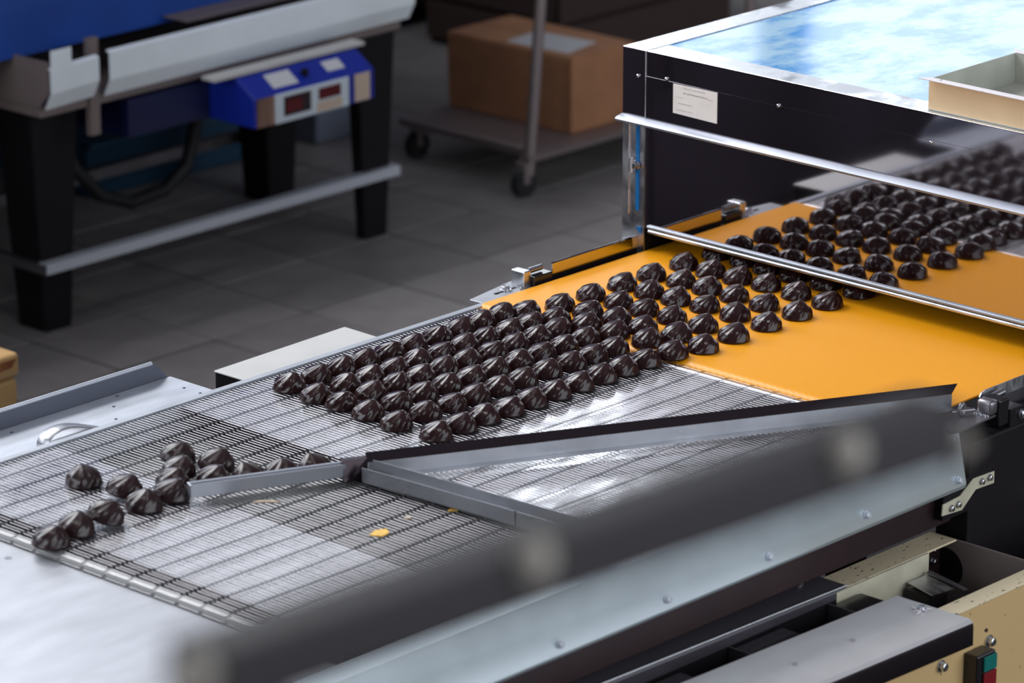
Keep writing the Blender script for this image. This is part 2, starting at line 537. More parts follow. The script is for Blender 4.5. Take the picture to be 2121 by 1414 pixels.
MB().tube([(XN, Y0 - .01, ZB - 2 * R - NR), (XN, Y1 + .004, ZB - 2 * R - NR)], NR - R, 20).build('nose_bar', M['nose'], conv, 40)
MB().tube([(0.096, Y0, 0.893), (0.096, Y1, 0.893)], 0.0055, 16).build('transfer_bar', M['steel'], conv, 40)
MB().sheet([(0, 0.78), (0, 0.901), (0.007, 0.901)], (-1.21, 0.1765), (0.128, 0.1765), (0, 1), 0.002).build('far_side_rail', M['tray_alu'], conv)
# near side: vertical cover panel with a rounded lower bend and a row of bolts
prof = [(0.040, 0.8915), (0.0, 0.8905), (-0.018, 0.806)] + [(-0.018 + 0.012 - 0.012 * math.cos(a), 0.806 - 0.012 * math.sin(a)) for a in (0.4, 0.8, 1.2, 1.57)] + [(0.022, 0.794)]
pan = MB().sheet(prof, (-1.30, -0.834), (0.168, -0.834), (0, 1), 0.002).build('side_panel', M['panel'], conv, 35)
for bx, bz in ((0.148, 0.816), (-0.092, 0.822), (-0.335, 0.820), (-0.575, 0.820), (-0.815, 0.820), (0.150, 0.882)):
    MB().bolt((bx, -0.8342 - 0.018 * (0.8905 - bz) / 0.0845, bz), (0, -1, 0.15), 0.0055, 0.008).build('bolt', M['tray_alu'], pan, 40)
MB().box(-1.25, 0.165, -0.826, -0.780, 0.735, 0.797, 0.003).build('side_beam', M['maroon'], conv)
MB().box(-1.20, 0.115, Y1 + 0.006, Y1 + 0.014, 0.74, 0.898).build('far_side_plate', M['steel_dk'], conv)
for lx in (-1.05, 0.0):
    for ly in (-0.74, 0.15):
        MB().box(lx - .03, lx + .03, ly - .02, ly + .02, 0, 0.74, 0.003).build('leg', M['black'], conv)
for bx in (-1.05, 0.0):
    MB().box(bx - .02, bx + .02, -0.76, 0.155, 0.70, 0.739).build('cross_beam', M['black'], conv)

# scraps on the belt
def scrap(p, pts, m, label):
    b = MB()
    b.prism([(p[0] + a, p[1] + c, p[2]) for a, c in pts], (0, 0, 0.002))
    return tag(b.build('crumb', m), label, 'crumb', 'crumbs on the mesh belt')
scrap((-0.822, -0.488, 0.9003), [(-.016, .004), (-.006, -.013), (.012, -.010), (.020, .004), (.004, .012)], M['crumb'], 'largest flat yellow crumb lying on the mesh belt in the foreground')
scrap((-0.672, -0.500, 0.9003), [(-.010, .002), (.002, -.008), (.010, .0), (.002, .006)], M['crumb'], 'small yellow crumb beside the cross bar of the guide')
scrap((-0.745, -0.473, 0.9003), [(-.006, .001), (.002, -.006), (.007, .001), (.001, .005)], M['crumb_pale'], 'tiny pale crumb between the yellow crumb and the cross bar')
random.seed(3)
scrap((-0.842, -0.262, 0.9003), [(-.018, .010), (-.004, .0), (.006, -.012), (.014, -.020), (.010, -.006), (-.006, .010)], M['crumb_pale'], 'pale crumb trail in front of the short deflector bar')

# ------------------------------------------------------------------ slide plate at the discharge end
slide = thing('slide_plate', (-1.7, -0.35, 0), 'bright scuffed metal slide plate in the lower left foreground', 'plate')
MB().hexa([(-2.35, -0.83, 0.863), (-1.207, -0.83, 0.883), (-1.207, 0.20, 0.883), (-2.35, 0.20, 0.863),
           (-2.35, -0.83, 0.866), (-1.207, -0.83, 0.886), (-1.207, 0.20, 0.886), (-2.35, 0.20, 0.866)]).build('plate', M['plate_white'], slide)
for lx in (-2.2, -1.4):
    for ly in (-0.7, 0.1):
        MB().box(lx - .02, lx + .02, ly - .02, ly + .02, 0, 0.864 + (lx + 2.35) * .0175).build('leg', M['black'], slide)
for sx, sy in ((-1.262, -0.115), (-1.243, -0.125)):
    MB().tube([(sx, sy, 0.8845), (sx, sy, 0.8858)], 0.006, 10).build('screw_head', M['steel_dk'], slide, 40)

# ------------------------------------------------------------------ side tray at far left
tray = thing('side_tray', (-1.05, 0.26, 0), 'grey aluminium side tray with upturned edge left of the mesh belt', 'tray')
MB().box(-1.75, -0.488, 0.192, 0.338, 0.8775, 0.88, 0.0008, 1).build('tray_floor', M['tray_alu'], tray)
lp = MB()
lp.prism([(-1.75, 0.3385, 0.8795), (-0.494, 0.3385, 0.8795), (-0.518, 0.3345, 0.905), (-0.532, 0.3325, 0.914), (-1.75, 0.3325, 0.914)], (0, 0.002, 0.0005))
lp.build('upturned_edge', M['tray_lip'], tray)
MB().tube([(-1.75, 0.3345, 0.9145), (-0.534, 0.3345, 0.9145)], 0.0035, 10).build('rolled_lip', M['tray_alu'], tray, 40)
for sx, sy in ((-0.515, 0.275), (-0.515, 0.235), (-0.66, 0.29), (-0.70, 0.24), (-0.86, 0.315), (-0.62, 0.325), (-0.93, 0.21)):
    MB().bolt((sx, sy, 0.88), (0, 0, 1), 0.0022, 0.0014, False).build('rivet', M['tray_lip'], tray, 40)
for lx in (-1.6, -0.6):
    MB().box(lx - .02, lx + .02, 0.24, 0.28, 0, 0.8776).build('leg', M['black'], tray)
arch = MB()
pr_ = [(-0.888, 0.8812), (-0.887, 0.893), (-0.882, 0.902), (-0.872, 0.909), (-0.857, 0.9125), (-0.84, 0.9125), (-0.82, 0.909), (-0.80, 0.903), (-0.775, 0.894), (-0.75, 0.885), (-0.742, 0.8812)]
arch.prism([(x, 0.193, z) for x, z in pr_], (0, 0.030, 0), 0.0015, 1)
tag(arch.build('curved_clip', M['clip'], None, 50), 'polished curved steel clip standing on the side tray by the mesh edge', 'clip')

# ------------------------------------------------------------------ motor box behind the belt
mbx = thing('motor_cover', (-0.24, 0.27, 0), 'flat ivory-topped motor cover with black side beyond the mesh belt', 'cover')
MB().hexa([(-0.394, 0.196, 0.70), (-0.078, 0.196, 0.70), (-0.075, 0.333, 0.70), (-0.396, 0.325, 0.70),
           (-0.394, 0.196, 0.867), (-0.078, 0.196, 0.867), (-0.075, 0.333, 0.867), (-0.396, 0.325, 0.867)]).build('housing', M['black'], mbx)
MB().hexa([(-0.396, 0.194, 0.8672), (-0.076, 0.194, 0.8672), (-0.073, 0.336, 0.8672), (-0.398, 0.327, 0.8672),
           (-0.396, 0.194, 0.8705), (-0.076, 0.194, 0.8705), (-0.073, 0.336, 0.8705), (-0.398, 0.327, 0.8705)], 0.0008, 1).build('lid', M['ivory'], mbx)
MB().box(-0.30, -0.18, 0.22, 0.30, 0, 0.70, 0.004).build('stand', M['black'], mbx)

# ------------------------------------------------------------------ orange belt conveyor
oc = thing('orange_conveyor', (1.2, -0.3, 0), 'orange fabric belt conveyor feeding chocolates out of the steel tunnel', 'conveyor')
ZO = 0.904
bprof = [(0.1215, ZO - 0.020), (0.1115, ZO - 0.016), (0.1065, ZO - 0.010), (0.1085, ZO - 0.0045), (0.114, ZO - 0.001), (0.122, ZO), (2.6, ZO)]
bb = MB()
bb.sheet([(x, z) for x, z in bprof][::-1], (0.0, -0.768), (0.0, 0.178), (1, 0), 0.003)
bb.build('belt', M['belt'], oc, 40)
MB().tube([(0.121, -0.76, ZO - 0.012), (0.121, 0.17, ZO - 0.012)], 0.0085, 14).build('end_roller', M['steel_dk'], oc, 40)
MB().box(0.14, 2.58, -0.765, 0.175, 0.84, 0.898).build('belt_bed', M['steel_dk'], oc)
MB().box(0.185, 2.58, -0.845, -0.779, 0.22, 0.868, 0.004).build('near_frame', M['black'], oc)
MB().box(0.14, 2.58, 0.182, 0.20, 0.60, 0.886).build('far_frame', M['black'], oc)
for lx in (0.35, 2.3):
    for ly in (-0.81, 0.16):
        MB().box(lx - .03, lx + .03, ly - .03, ly + .03, 0, 0.85).build('leg', M['black'], oc)
# side rails over the belt edges
fr_ = MB().sheet([(0.0, 0.9075), (0.001, 0.928), (0.002, 0.930)], (0.318, 0.196), (0.552, 0.196), (0, 1), 0.0016).build('far_guide_rail', M['mirror'], oc)
MB().box(0.318, 0.552, 0.1955, 0.1975, 0.884, 0.9074).build('dark_gap_strip', M['black'], oc)  # black strip stands in for the dark gap between rail and belt
MB().tube([(0.318, 0.1975, 0.930), (0.552, 0.1975, 0.930)], 0.0012, 8).build('rail_edge', M['rim'], fr_, 40)
nr_ = MB()
nr_.prism([(0.283, -0.792, 0.900), (0.279, -0.792, 0.912), (0.284, -0.792, 0.9185), (0.294, -0.792, 0.921), (0.550, -0.792, 0.921), (0.550, -0.792, 0.900)], (0, 0.0025, 0))
nr_.build('near_guide_rail', M['steel'], oc)
# far bracket: slotted plate, bolt, block and clamp
bp = MB()
bp.prism([(0.133, 0.226, 0.893), (0.133, 0.182, 0.893), (0.31, 0.182, 0.893), (0.31, 0.248, 0.893), (0.275, 0.250, 0.893)], (0, 0, 0.004), 0.0008, 1)
bracket = bp.build('slotted_bracket', M['plate_white'], oc)
MB().tube([(0.189, 0.214, 0.8968), (0.189, 0.214, 0.8974)], 0.0045, 10).box(0.189, 0.240, 0.2105, 0.2175, 0.8968, 0.8974).build('slot', M['black'], bracket)
MB().bolt((0.215, 0.2145, 0.8972), (0, 0, 1), 0.008, 0.009, False).build('bolt', M['bolt'], bracket, 40)
MB().box(0.243, 0.262, 0.196, 0.228, 0.8965, 0.9285, 0.002).build('clamp_block', M['steel'], bracket)
MB().box(0.262, 0.312, 0.188, 0.222, 0.8965, 0.917, 0.002).build('clamp_body', M['black_gloss'], bracket)
MB().tube([(0.266, 0.206, 0.9245), (0.300, 0.206, 0.9245)], 0.0055, 12).build('clamp_pin', M['bolt'], bracket, 40)
MB().tube([(0.236 + .004 * k, 0.196 + .005 * (k % 3), 0.8985) for k in range(6)], 0.0022, 8).build('weld_bead', M['bolt'], bracket, 60)
# near bracket
nb = MB()
nb.prism([(0.113, -0.764, 0.8925), (0.161, -0.842, 0.8925), (0.265, -0.836, 0.8925), (0.266, -0.774, 0.8925), (0.212, -0.7565, 0.8925)], (0, 0, 0.0035), 0.0006, 1)
nbr = nb.build('near_bracket', M['steel_dk'], oc)
MB().box(0.250, 0.272, -0.836, -0.806, 0.8958, 0.921, 0.006, 3).build('stop_block', M['steel_dk'], nbr, 40)
MB().box(0.273, 0.30, -0.838, -0.800, 0.872, 0.918, 0.003).build('hinge_plate', M['black_gloss'], nbr)
MB().box(0.298, 0.335, -0.842, -0.805, 0.858, 0.897, 0.0015, 1).build('hinge_box', M['black_gloss'], nbr)
MB().tube([(0.290, -0.805, 0.912), (0.325, -0.805, 0.914)], 0.006, 12).build('hinge_pin', M['bolt'], nbr, 40)
MB().bolt((0.326, -0.8425, 0.884), (0, -1, 0), 0.0065, 0.008, False).build('bolt', M['bolt'], nbr, 40)
wl = MB()
for k in range(7):
    wl.tube([(0.2475 - .0006 * (k % 2), -0.834 + .0045 * k, 0.8962), (0.2465, -0.832 + .0045 * k, 0.8995)], [0.0022, 0.001], 6)
wl.build('weld_bead', M['bolt'], nbr, 60)
# cranked strap joining the two conveyors
zs = MB()
Y = -0.847
zs.prism([(0.112, Y, 0.763), (0.114, Y, 0.782), (0.160, Y, 0.785), (0.195, Y, 0.806), (0.252, Y, 0.804), (0.252, Y, 0.783), (0.202, Y, 0.785), (0.166, Y, 0.759)], (0, 0.003, 0), 0.0006, 1)
strap = zs.build('cranked_strap', M['cream_in'], oc)
for bx, bz in ((0.135, 0.771), (0.153, 0.773), (0.216, 0.796), (0.237, 0.797)):
    MB().bolt((bx, Y, bz), (0, -1, 0), 0.0045, 0.006, False).build('bolt', M['bolt'], strap, 40)
MB().box(0.118, 0.272, -0.8436, -0.8, 0.752, 0.81).build('strap_backing', M['black'], oc)
for bx, bz in ((0.385, 0.635), (0.418, 0.604), (0.478, 0.592), (0.452, 0.600)):
    MB().bolt((bx, -0.845, bz), (0, -1, 0), 0.009, 0.018).build('bolt', M['bolt'], oc, 40)
MB().tube([(0.372, -0.846, 0.728), (0.372, -0.862, 0.728), (0.372, -0.870, 0.728)], [0.016, 0.016, 0.010], 18).build('shaft_end', M['plate_white'], oc, 40)

# ------------------------------------------------------------------ diverter guide over the mesh belt
gd = thing('diverter_guide', (-0.66, -0.30, ZB), 'bent steel diverter guide of three bars lying across the mesh belt', 'guide')
a0, a1 = Vector((-0.664, -0.3075)), Vector((0.222, -0.7765))
dv = (a1 - a0).normalized()
nm = Vector((-dv.y, dv.x))          # towards the far side
nm = nm if nm.y > 0 else -nm
lg = MB()
lg.sheet([(-0.016, 0.9049), (-0.003, 0.9050), (0.0, 0.9065), (0.0, 0.9285)], a0, a1, nm, 0.0014)
lg.build('long_bar', M['guide'], gd)
lp2 = MB()
e1 = a1 + dv * 0.016
lp2.prism([(a0.x, a0.y, 0.9287), (a1.x, a1.y, 0.9287), (e1.x + nm.x * .012, e1.y + nm.y * .012, 0.9415), (a0.x + nm.x * .012, a0.y + nm.y * .012, 0.9415)], (nm.x * .0012, nm.y * .0012, -0.0006))
lp2.build('upper_lip', M['guide_dk'], gd)  # dark mirror reflection of the lip is painted by this steel
MB().prism([(-0.702, -0.296, 0.902), (-0.664, -0.3075, 0.902), (-0.664, -0.3075, 0.937), (-0.700, -0.288, 0.937)], (0.004, 0.010, 0)).build('joint_plate', M['guide_dk'], gd)
b0, b1 = Vector((-0.927, -0.186)), Vector((-0.697, -0.293))
bd = (b1 - b0).normalized()
bn = Vector((-bd.y, bd.x))
sb = MB()
P = [b0, b1, b1 + bn * 0.019, b0 + bn * 0.019]
sb.hexa([(p.x, p.y, 0.9095) for p in P] + [(p.x, p.y, 0.9305) for p in P], 0.0007, 1)
sbo = sb.build('short_bar', M['bar'], gd)
q0, q1 = b0 + bn * 0.0075 + bd * .003, b1 + bn * 0.0075 - bd * .003
MB().tube([(q0.x, q0.y, 0.9303), (q1.x, q1.y, 0.9303)], 0.0022, 6).build('groove', M['tray_lip'], sbo)
c0, c1 = Vector((-0.690, -0.322)), Vector((-0.655, -0.815))
cdv = (c1 - c0).normalized()
cn = Vector((-cdv.y, cdv.x))
cn = cn if cn.x > 0 else -cn
cb = MB()
cb.sheet([(0.026, 0.936), (0.024, 0.909), (0.020, 0.9055), (0.003, 0.9055), (0.0, 0.908), (0.0, 0.9305)], c0, c1, cn, 0.0014)
cb.build('cross_bar', M['guide'], gd)
cm = c0 + cdv * 0.306
MB().box(cm.x - 0.0018, cm.x - 0.0006, cm.y - 0.0012, cm.y + 0.0012, 0.9065, 0.9315).build('joint_line', M['guide_dk'], gd)
MB().prism([(-0.706, -0.318, 0.912), (-0.690, -0.322, 0.9065), (-0.690, -0.322, 0.9305)], (0.004, -0.001, 0)).build('pointed_tip', M['guide_dk'], gd)
rp = []
for k in range(17):
    a = 2 * PI * k / 16
    rp.append((0.222 + 0.0065 * math.cos(a), -0.7985, 0.9075 + 0.0085 * math.sin(a)))
ring = MB().tube(rp, 0.0038, 8).build('pivot_ring', M['steel_dk'], gd, 60)
MB().tube([(0.205, -0.790, 0.905), (0.245, -0.806, 0.903)], 0.0035, 8).build('pivot_rod', M['steel_dk'], gd, 60)

# ------------------------------------------------------------------ cooling tunnel
XT = 0.552
tn = thing('cooling_tunnel', (1.4, -0.4, 0), 'mirror polished steel tunnel with a blue top over the orange belt', 'machine')
MB().box(XT, XT + 0.0015, -0.98, 0.1785, 1.1535, 1.2835).build('upper_panel', M['mirror_up'], tn)
MB().box(XT, XT + 0.0015, 0.1797, 0.2345, 1.1535, 1.2835).build('corner_panel', M['mirror_up'], tn)
MB().box(XT - 0.0008, XT, -0.98, 0.1785, 1.1535, 1.2365).build('lower_overlap', M['mirror_up'], tn)
for sy, sz in ((0.197, 1.234), (0.129, 1.240), (-0.133, 1.237), (-0.472, 1.233)):
    MB().tube([(XT - 0.0008, sy, sz), (XT - 0.003, sy, sz), (XT - 0.0042, sy, sz)], [0.0034, 0.003, 0.0016], 12).build('screw', M['bolt'], tn, 40)
MB().tube([(XT - 0.0006, 0.1791, 1.154), (XT - 0.0006, 0.1791, 1.2835)], 0.0011, 8).build('panel_seam', M['rim'], tn, 50)
# rim of the roof and the blue sheet
MB().box(XT, 2.3, 0.1785, 0.2345, 1.2815, 1.284, 0.0008, 1).build('roof_edge_strip', M['rim'], tn)
MB().box(XT, 0.612, -0.98, 0.1770, 1.2815, 1.284, 0.0008, 1).build('roof_front_strip', M['rim'], tn)
MB().box(0.606, 2.3, -0.98, 0.1785, 1.277, 1.2822).build('roof_sheet', M['blue_sheet'], tn)
# hem ledge under the upper panel
hem = MB()
hem.sheet([(0.0, 1.157), (-0.016, 1.1535), (-0.020, 1.1505), (-0.019, 1.1465), (-0.010, 1.146), (0.004, 1.147)], (XT, 0.236), (XT, -0.98), (1, 0), 0.0012)
hem.build('hem_ledge', M['hem'], tn, 40)
# door panel and lower hem
MB().box(XT + 0.003, XT + 0.0045, -0.98, 0.1800, 0.947, 1.148).build('door_panel', M['mirror'], tn)
MB().tube([(XT + 0.0005, 0.171, 0.9515), (XT + 0.0005, -0.98, 0.9515)], 0.0035, 10).build('door_hem', M['hem'], tn, 50)
MB().tube([(XT + 0.0005, 0.168, 0.9435), (XT + 0.0005, -0.98, 0.9435)], 0.0042, 10).build('door_lip', M['steel'], tn, 50)
# corner post with a slot, thumb screw
post = MB().box(XT + 0.001, XT + 0.004, 0.181, 0.2345, 0.8975, 1.148).build('corner_post', M['steel'], tn)
MB().box(XT - 0.0008, XT + 0.0012, 0.1925, 0.2015, 0.978, 1.140, 0.0008, 1).build('slot', M['slot_blue'], post)
MB().tube([(XT - 0.0005, 0.2175, 0.968), (XT - 0.0005, 0.2175, 1.146)], 0.0016, 8).build('fold_line', M['rim'], post, 50)
th = MB()
th.tube([(XT - 0.001, 0.199, 1.065), (XT - 0.008, 0.199, 1.065), (XT - 0.008, 0.199, 1.065), (XT - 0.012, 0.199, 1.065)], [0.0095, 0.0095, 0.005, 0.005], 14)
th.tube([(XT - 0.010, 0.204, 1.080), (XT - 0.011, 0.203, 1.052)], 0.0038, 8)
th.build('thumb_screw', M['bolt'], post, 40)
MB().prism([(XT - .001, 0.199, 0.948), (XT - .001, 0.186, 0.948), (XT - .001, 0.186, 0.936), (XT - .001, 0.191, 0.939)], (-0.0015, 0, 0)).build('film_corner', M['slot_blue'], post)
MB().box(XT - 0.034, XT + 0.003, 0.236, 0.264, 0.8965, 0.900, 0.0008, 1).build('foot_plate', M['rim'], post)
# body
MB().box(XT + 0.004, 2.3, 0.2325, 0.2345, 0.888, 1.281).build('far_wall', M['cover'], tn)
MB().box(XT + 0.004, 2.3, -0.984, -0.98, 0.872, 1.281).build('near_wall', M['cover'], tn)
MB().box(2.296, 2.3, -0.98, 0.2325, 0.912, 1.277).build('end_wall', M['cover'], tn)
MB().box(XT + 0.006, 2.29, 0.181, 0.2320, 0.900, 0.945).build('inner_seal', M['black'], tn)
for lx in (1.0, 2.2):
    for ly in (-0.96, 0.2335):
        MB().box(lx - .025, lx + .025, ly - .02, ly + .02, 0, 0.89).build('leg', M['black'], tn)
# sticker with faint handwriting
stk = MB().hexa([(XT - 0.0016, 0.112, 1.180), (XT - 0.0016, 0.008, 1.178), (XT - 0.0009, 0.008, 1.178), (XT - 0.0009, 0.112, 1.180),
                 (XT - 0.0016, 0.112, 1.2345), (XT - 0.0016, 0.008, 1.2355), (XT - 0.0009, 0.008, 1.2355), (XT - 0.0009, 0.112, 1.2345)]).build('paper_sticker', M['label'], tn)
random.seed(11)
def scribble(y0, y1, z, amp, th_):
    b = MB()
    n = int(abs(y1 - y0) / 0.0011)
    pts = []
    for k in range(n + 1):
        y = y0 + (y1 - y0) * k / n
        pts.append((y, z + amp * math.sin(k * 1.9) * random.uniform(0.3, 1.0)))
    for (ya, za), (yb, zb) in zip(pts, pts[1:]):
        if random.random() < 0.12:
            continue
        b.hexa([(XT - .0018, ya, za - th_), (XT - .0018, yb, zb - th_), (XT - .0016, yb, zb - th_), (XT - .0016, ya, za - th_),
                (XT - .0018, ya, za + th_), (XT - .0018, yb, zb + th_), (XT - .0016, yb, zb + th_), (XT - .0016, ya, za + th_)])
    return b.build('handwriting', M['ink'], stk)
scribble(0.088, 0.036, 1.2295, 0.0006, 0.0005)
scribble(0.088, 0.030, 1.2205, 0.0015, 0.0008)
scribble(0.030, 0.018, 1.2185, 0.0003, 0.0003)
scribble(0.106, 0.086, 1.2110, 0.0008, 0.0003)
scribble(0.100, 0.066, 1.2000, 0.0008, 0.0004)
scribble(0.104, 0.064, 1.1875, 0.0008, 0.0003)

# enamel tray standing on the tunnel roof
et = thing('enamel_tray', (0.70, -0.66, 1.284), 'cream enamel tray with a pale rim standing on the tunnel roof', 'tray')
TX0, TX1, TY0, TY1, TZ = 0.566, 0.815, -0.90, -0.452, 1.2845
MB().box(TX0, TX1, TY0, TY1, TZ, TZ + 0.002).build('tray_base', M['tray_in'], et)
MB().box(TX0, TX0 + 0.002, TY0, TY1, TZ + 0.002, TZ + 0.055).build('front_wall', M['cream_tray'], et)
MB().box(TX1 - 0.002, TX1, TY0, TY1, TZ + 0.002, TZ + 0.055).build('back_wall', M['tray_in'], et)
MB().box(TX0 + .002, TX1 - .002, TY1 - 0.002, TY1, TZ + 0.002, TZ + 0.055).build('side_wall', M['tray_in'], et)
MB().box(TX0 + .002, TX1 - .002, TY0, TY0 + 0.002, TZ + 0.002, TZ + 0.055).build('side_wall', M['tray_in'], et)
for nm_, x0, x1, xa in (('front_rim', TX0 - 0.014, TX0 + 0.003, 0.014), ('back_rim', TX1 - 0.003, TX1 + 0.014, 0.0)):
    rb = MB()
    if xa:
        rb.prism([(x0, TY1 + 0.014, TZ + .0553), (x1, TY1 - 0.004, TZ + .0553), (x1, TY0, TZ + .0553), (x0, TY0, TZ + .0553)], (0, 0, 0.0022), 0.0005, 1)
    else:
        rb.prism([(x0, TY1 - 0.004, TZ + .0553), (x1, TY1 + 0.014, TZ + .0553), (x1, TY0, TZ + .0553), (x0, TY0, TZ + .0553)], (0, 0, 0.0022), 0.0005, 1)
    rb.build(nm_, M['tray_rim'], et)

# ------------------------------------------------------------------ chocolates
def choc_mesh(name, seed, m, lean=1.0):
    rnd = random.Random(seed)
    prof = [(1.0, 0.0), (1.04, 0.05), (1.015, 0.13), (0.995, 0.22), (0.97, 0.33), (0.93, 0.46), (0.87, 0.58), (0.78, 0.69), (0.67, 0.78), (0.54, 0.855), (0.41, 0.91), (0.29, 0.95), (0.21, 0.982), (0.13, 1.005), (0.0, 1.01)]
    NSEG, NRID = 72, 9
    rr, hh = 0.0274, 0.0285
    ph = rnd.uniform(0, 2 * PI)
    bm = bmesh.new()
    rings = []
    la = math.atan2(-0.73, 0.68) + rnd.uniform(-.5, .5)
    amps = [rnd.uniform(0.8, 1.25) for _ in range(NRID)]
    for q, (r, h) in enumerate(prof[:-1]):
        amp = 0.0 if h < 0.06 else 0.070 * min(1, (h - 0.06) / 0.35) * (1.0 if h < 0.9 else 0.6)
        tw = 0.55 * h ** 1.2
        lx = lean * 0.0065 * (max(0, h - 0.4) / 0.6) ** 1.5
        cliff = 0.30 * math.exp(-((h - 0.78) / 0.17) ** 2)
        ring = []
        for k in range(NSEG):
            a = 2 * PI * k / NSEG
            t = (a - tw) * NRID / (2 * PI) + ph
            fr_ = t - math.floor(t)
            ridge = abs(2 * fr_ - 1) ** 1.25      # crisp piped crests between flat valleys
            d = 1 + amp * amps[int(math.floor(t)) % NRID] * (ridge * 1.5 - 1.0) + 0.010 * math.sin(3 * a + seed)
            d *= 1 - cliff * max(0, math.cos(a - la)) ** 2
            x = rr * r * d * math.cos(a) + lx * math.cos(la)
            y = rr * r * d * math.sin(a) + lx * math.sin(la)
            z = hh * h + (0.0006 * math.sin(5 * a + seed) if 0.05 < h < 0.2 else 0)
            ring.append(bm.verts.new((x, y, z)))
        rings.append(ring)
    for a, b in zip(rings, rings[1:]):
        for k in range(NSEG):
            bm.faces.new([a[k], a[(k + 1) % NSEG], b[(k + 1) % NSEG], b[k]])
    lx = lean * 0.0065
    top = bm.verts.new((lx * math.cos(la), lx * math.sin(la), hh * 1.01))
    for k in range(NSEG):
        bm.faces.new([rings[-1][k], rings[-1][(k + 1) % NSEG], top])
    bm.faces.new(rings[0][::-1])
    me = bpy.data.meshes.new(name)
    bm.to_mesh(me)
    bm.free()
    me.materials.append(m)
    me.shade_smooth()
    return me
CM = [choc_mesh('chocolate_shape', 20 + k, M['choc'], 1.0 + .3 * (k % 3)) for k in range(6)]
CS = [choc_mesh('chocolate_shape', 60 + k, M['choc2'], 1.0 + .4 * (k % 2)) for k in range(4)]
ORD = ['first', 'second', 'third', 'fourth', 'fifth', 'sixth', 'seventh', 'eighth', 'ninth', 'tenth', 'eleventh', 'twelfth']
ROWN = ['far edge row', 'second row from the far edge', 'third row from the far edge', 'third row from the near side', 'second row from the near side', 'row nearest the viewer']
MESH_X = [
    [-0.439, -0.376, -0.318, -0.261, -0.202, -0.146, -0.085, -0.027, 0.028, 0.084],
    [-0.446, -0.378, -0.318, -0.260, -0.203, -0.145, -0.087, -0.031, 0.026, 0.081],
    [-0.444, -0.377, -0.313, -0.257, -0.201, -0.143, -0.083, -0.024, 0.031, 0.085],
    [-0.449, -0.384, -0.322, -0.264, -0.205, -0.148, -0.089, -0.031, 0.026, 0.083],
    [-0.454, -0.389, -0.326, -0.270, -0.213, -0.156, -0.094, -0.035, 0.021, 0.076],
    [-0.448, -0.391, -0.334, -0.278, -0.222, -0.165, -0.107, -0.050, 0.006, 0.062]]
MESH_Y = [0.098, 0.029, -0.030, -0.097, -0.167, -0.249]
OR_X = [
    [0.118, 0.194, 0.276, 0.360, 0.440, 0.530, 0.622], [0.124, 0.196, 0.276, 0.359, 0.446, 0.528, 0.624],
    [0.134, 0.200, 0.273, 0.360, 0.446, 0.530, 0.616], [0.136, 0.196, 0.274, 0.363, 0.444, 0.534, 0.612],
    [0.140, 0.203, 0.273, 0.360, 0.440, 0.530, 0.612], [0.120, 0.186, 0.267, 0.356, 0.441, 0.525, 0.614]]
OR_Y = [0.064, -0.001, -0.063, -0.127, -0.199, -0.273]
def choc(x, y, z, label, group, me, rot, scale=1.0, tilt=None):
    o = bpy.data.objects.new('chocolate', me)
    COL.objects.link(o)
    o.location = (x, y, z)
    o.scale = (scale,) * 3
    if tilt:
        q = Matrix.Rotation(tilt[1], 4, Vector((math.cos(tilt[0]), math.sin(tilt[0]), 0)))
        e = (q @ Matrix.Rotation(rot, 4, 'Z')).to_euler()
        o.rotation_euler = e
        # rest the lowest rim point on the belt
        o.location.z = z + 0.0285 * scale * math.sin(abs(tilt[1])) - 0.0008
    else:
        o.rotation_euler = (0, 0, rot)
    return tag(o, label, 'chocolate', group)
rnd = random.Random(5)
k = 0
for r in range(6):
    for i, x in enumerate(MESH_X[r]):
        choc(x + rnd.uniform(-.001, .001), MESH_Y[r] + rnd.uniform(-.0015, .0015), ZB,
             'chocolate, %s, %s from the front, on mesh' % (ROWN[r], ORD[i]),
             'chocolates on the mesh belt', CM[k % 6], rnd.uniform(-.35, .35), rnd.uniform(0.975, 1.02))
        k += 5
    for i, x in enumerate(OR_X[r]):
        z = ZO if i else ZB + 0.0015
        dx, dy = (-0.009, -0.0083) if i else (-0.003, -0.003)
        where = 'on orange belt' if i else 'at the orange belt end'
        choc(x + dx, OR_Y[r] + dy + (0.012 if i == 0 else 0), ZO + 0.0002,
             'chocolate, %s, %s from the mesh, on orange' % (ROWN[r], ORD[i]),
             'chocolates on the orange belt', CM[k % 6], rnd.uniform(-.35, .35), rnd.uniform(0.98, 1.03))
        k += 5
STRAY = [(-0.978, 0.004, 'lone chocolate nearest the far edge at the front of the mesh', 2.2, .0),
         (-0.972, -0.082, 'tilted chocolate between the lone one and the front pair', 0.6, .2),
         (-0.988, -0.144, 'upright chocolate left of the short bar end, foremost of that cluster', 1.0, .0),
         (-0.930, -0.143, 'chocolate touching the left end of the short bar', 0.4, .12),
         (-0.892, -0.106, 'second chocolate up from the short bar end', 0.2, .15),
         (-0.851, -0.076, 'third chocolate up from the short bar end', 0.9, .15),
         (-0.815, -0.034, 'rearmost tilted chocolate behind the short bar cluster', 1.4, .22),
         (-0.794, -0.100, 'chocolate behind the short bar, leaning right, in the second rank', 1.1, .2),
         (-0.838, -0.142, 'chocolate against the short bar beside its left third', 0.3, .1),
         (-0.795, -0.177, 'chocolate pressed behind the middle of the short bar', 2.6, .0),
         (-0.748, -0.202, 'chocolate behind the short bar right of its middle', 1.9, .0),
         (-0.694, -0.222, 'chocolate behind the right end of the short bar', 2.9, .0),
         (-1.072, -0.150, 'rear chocolate of the trio at the discharge end', 0.5, .3),
         (-1.130, -0.149, 'middle chocolate of the trio at the discharge end', 1.2, .1),
         (-1.187, -0.158, 'frontmost chocolate of all at the belt nose', 0.1, .05)]
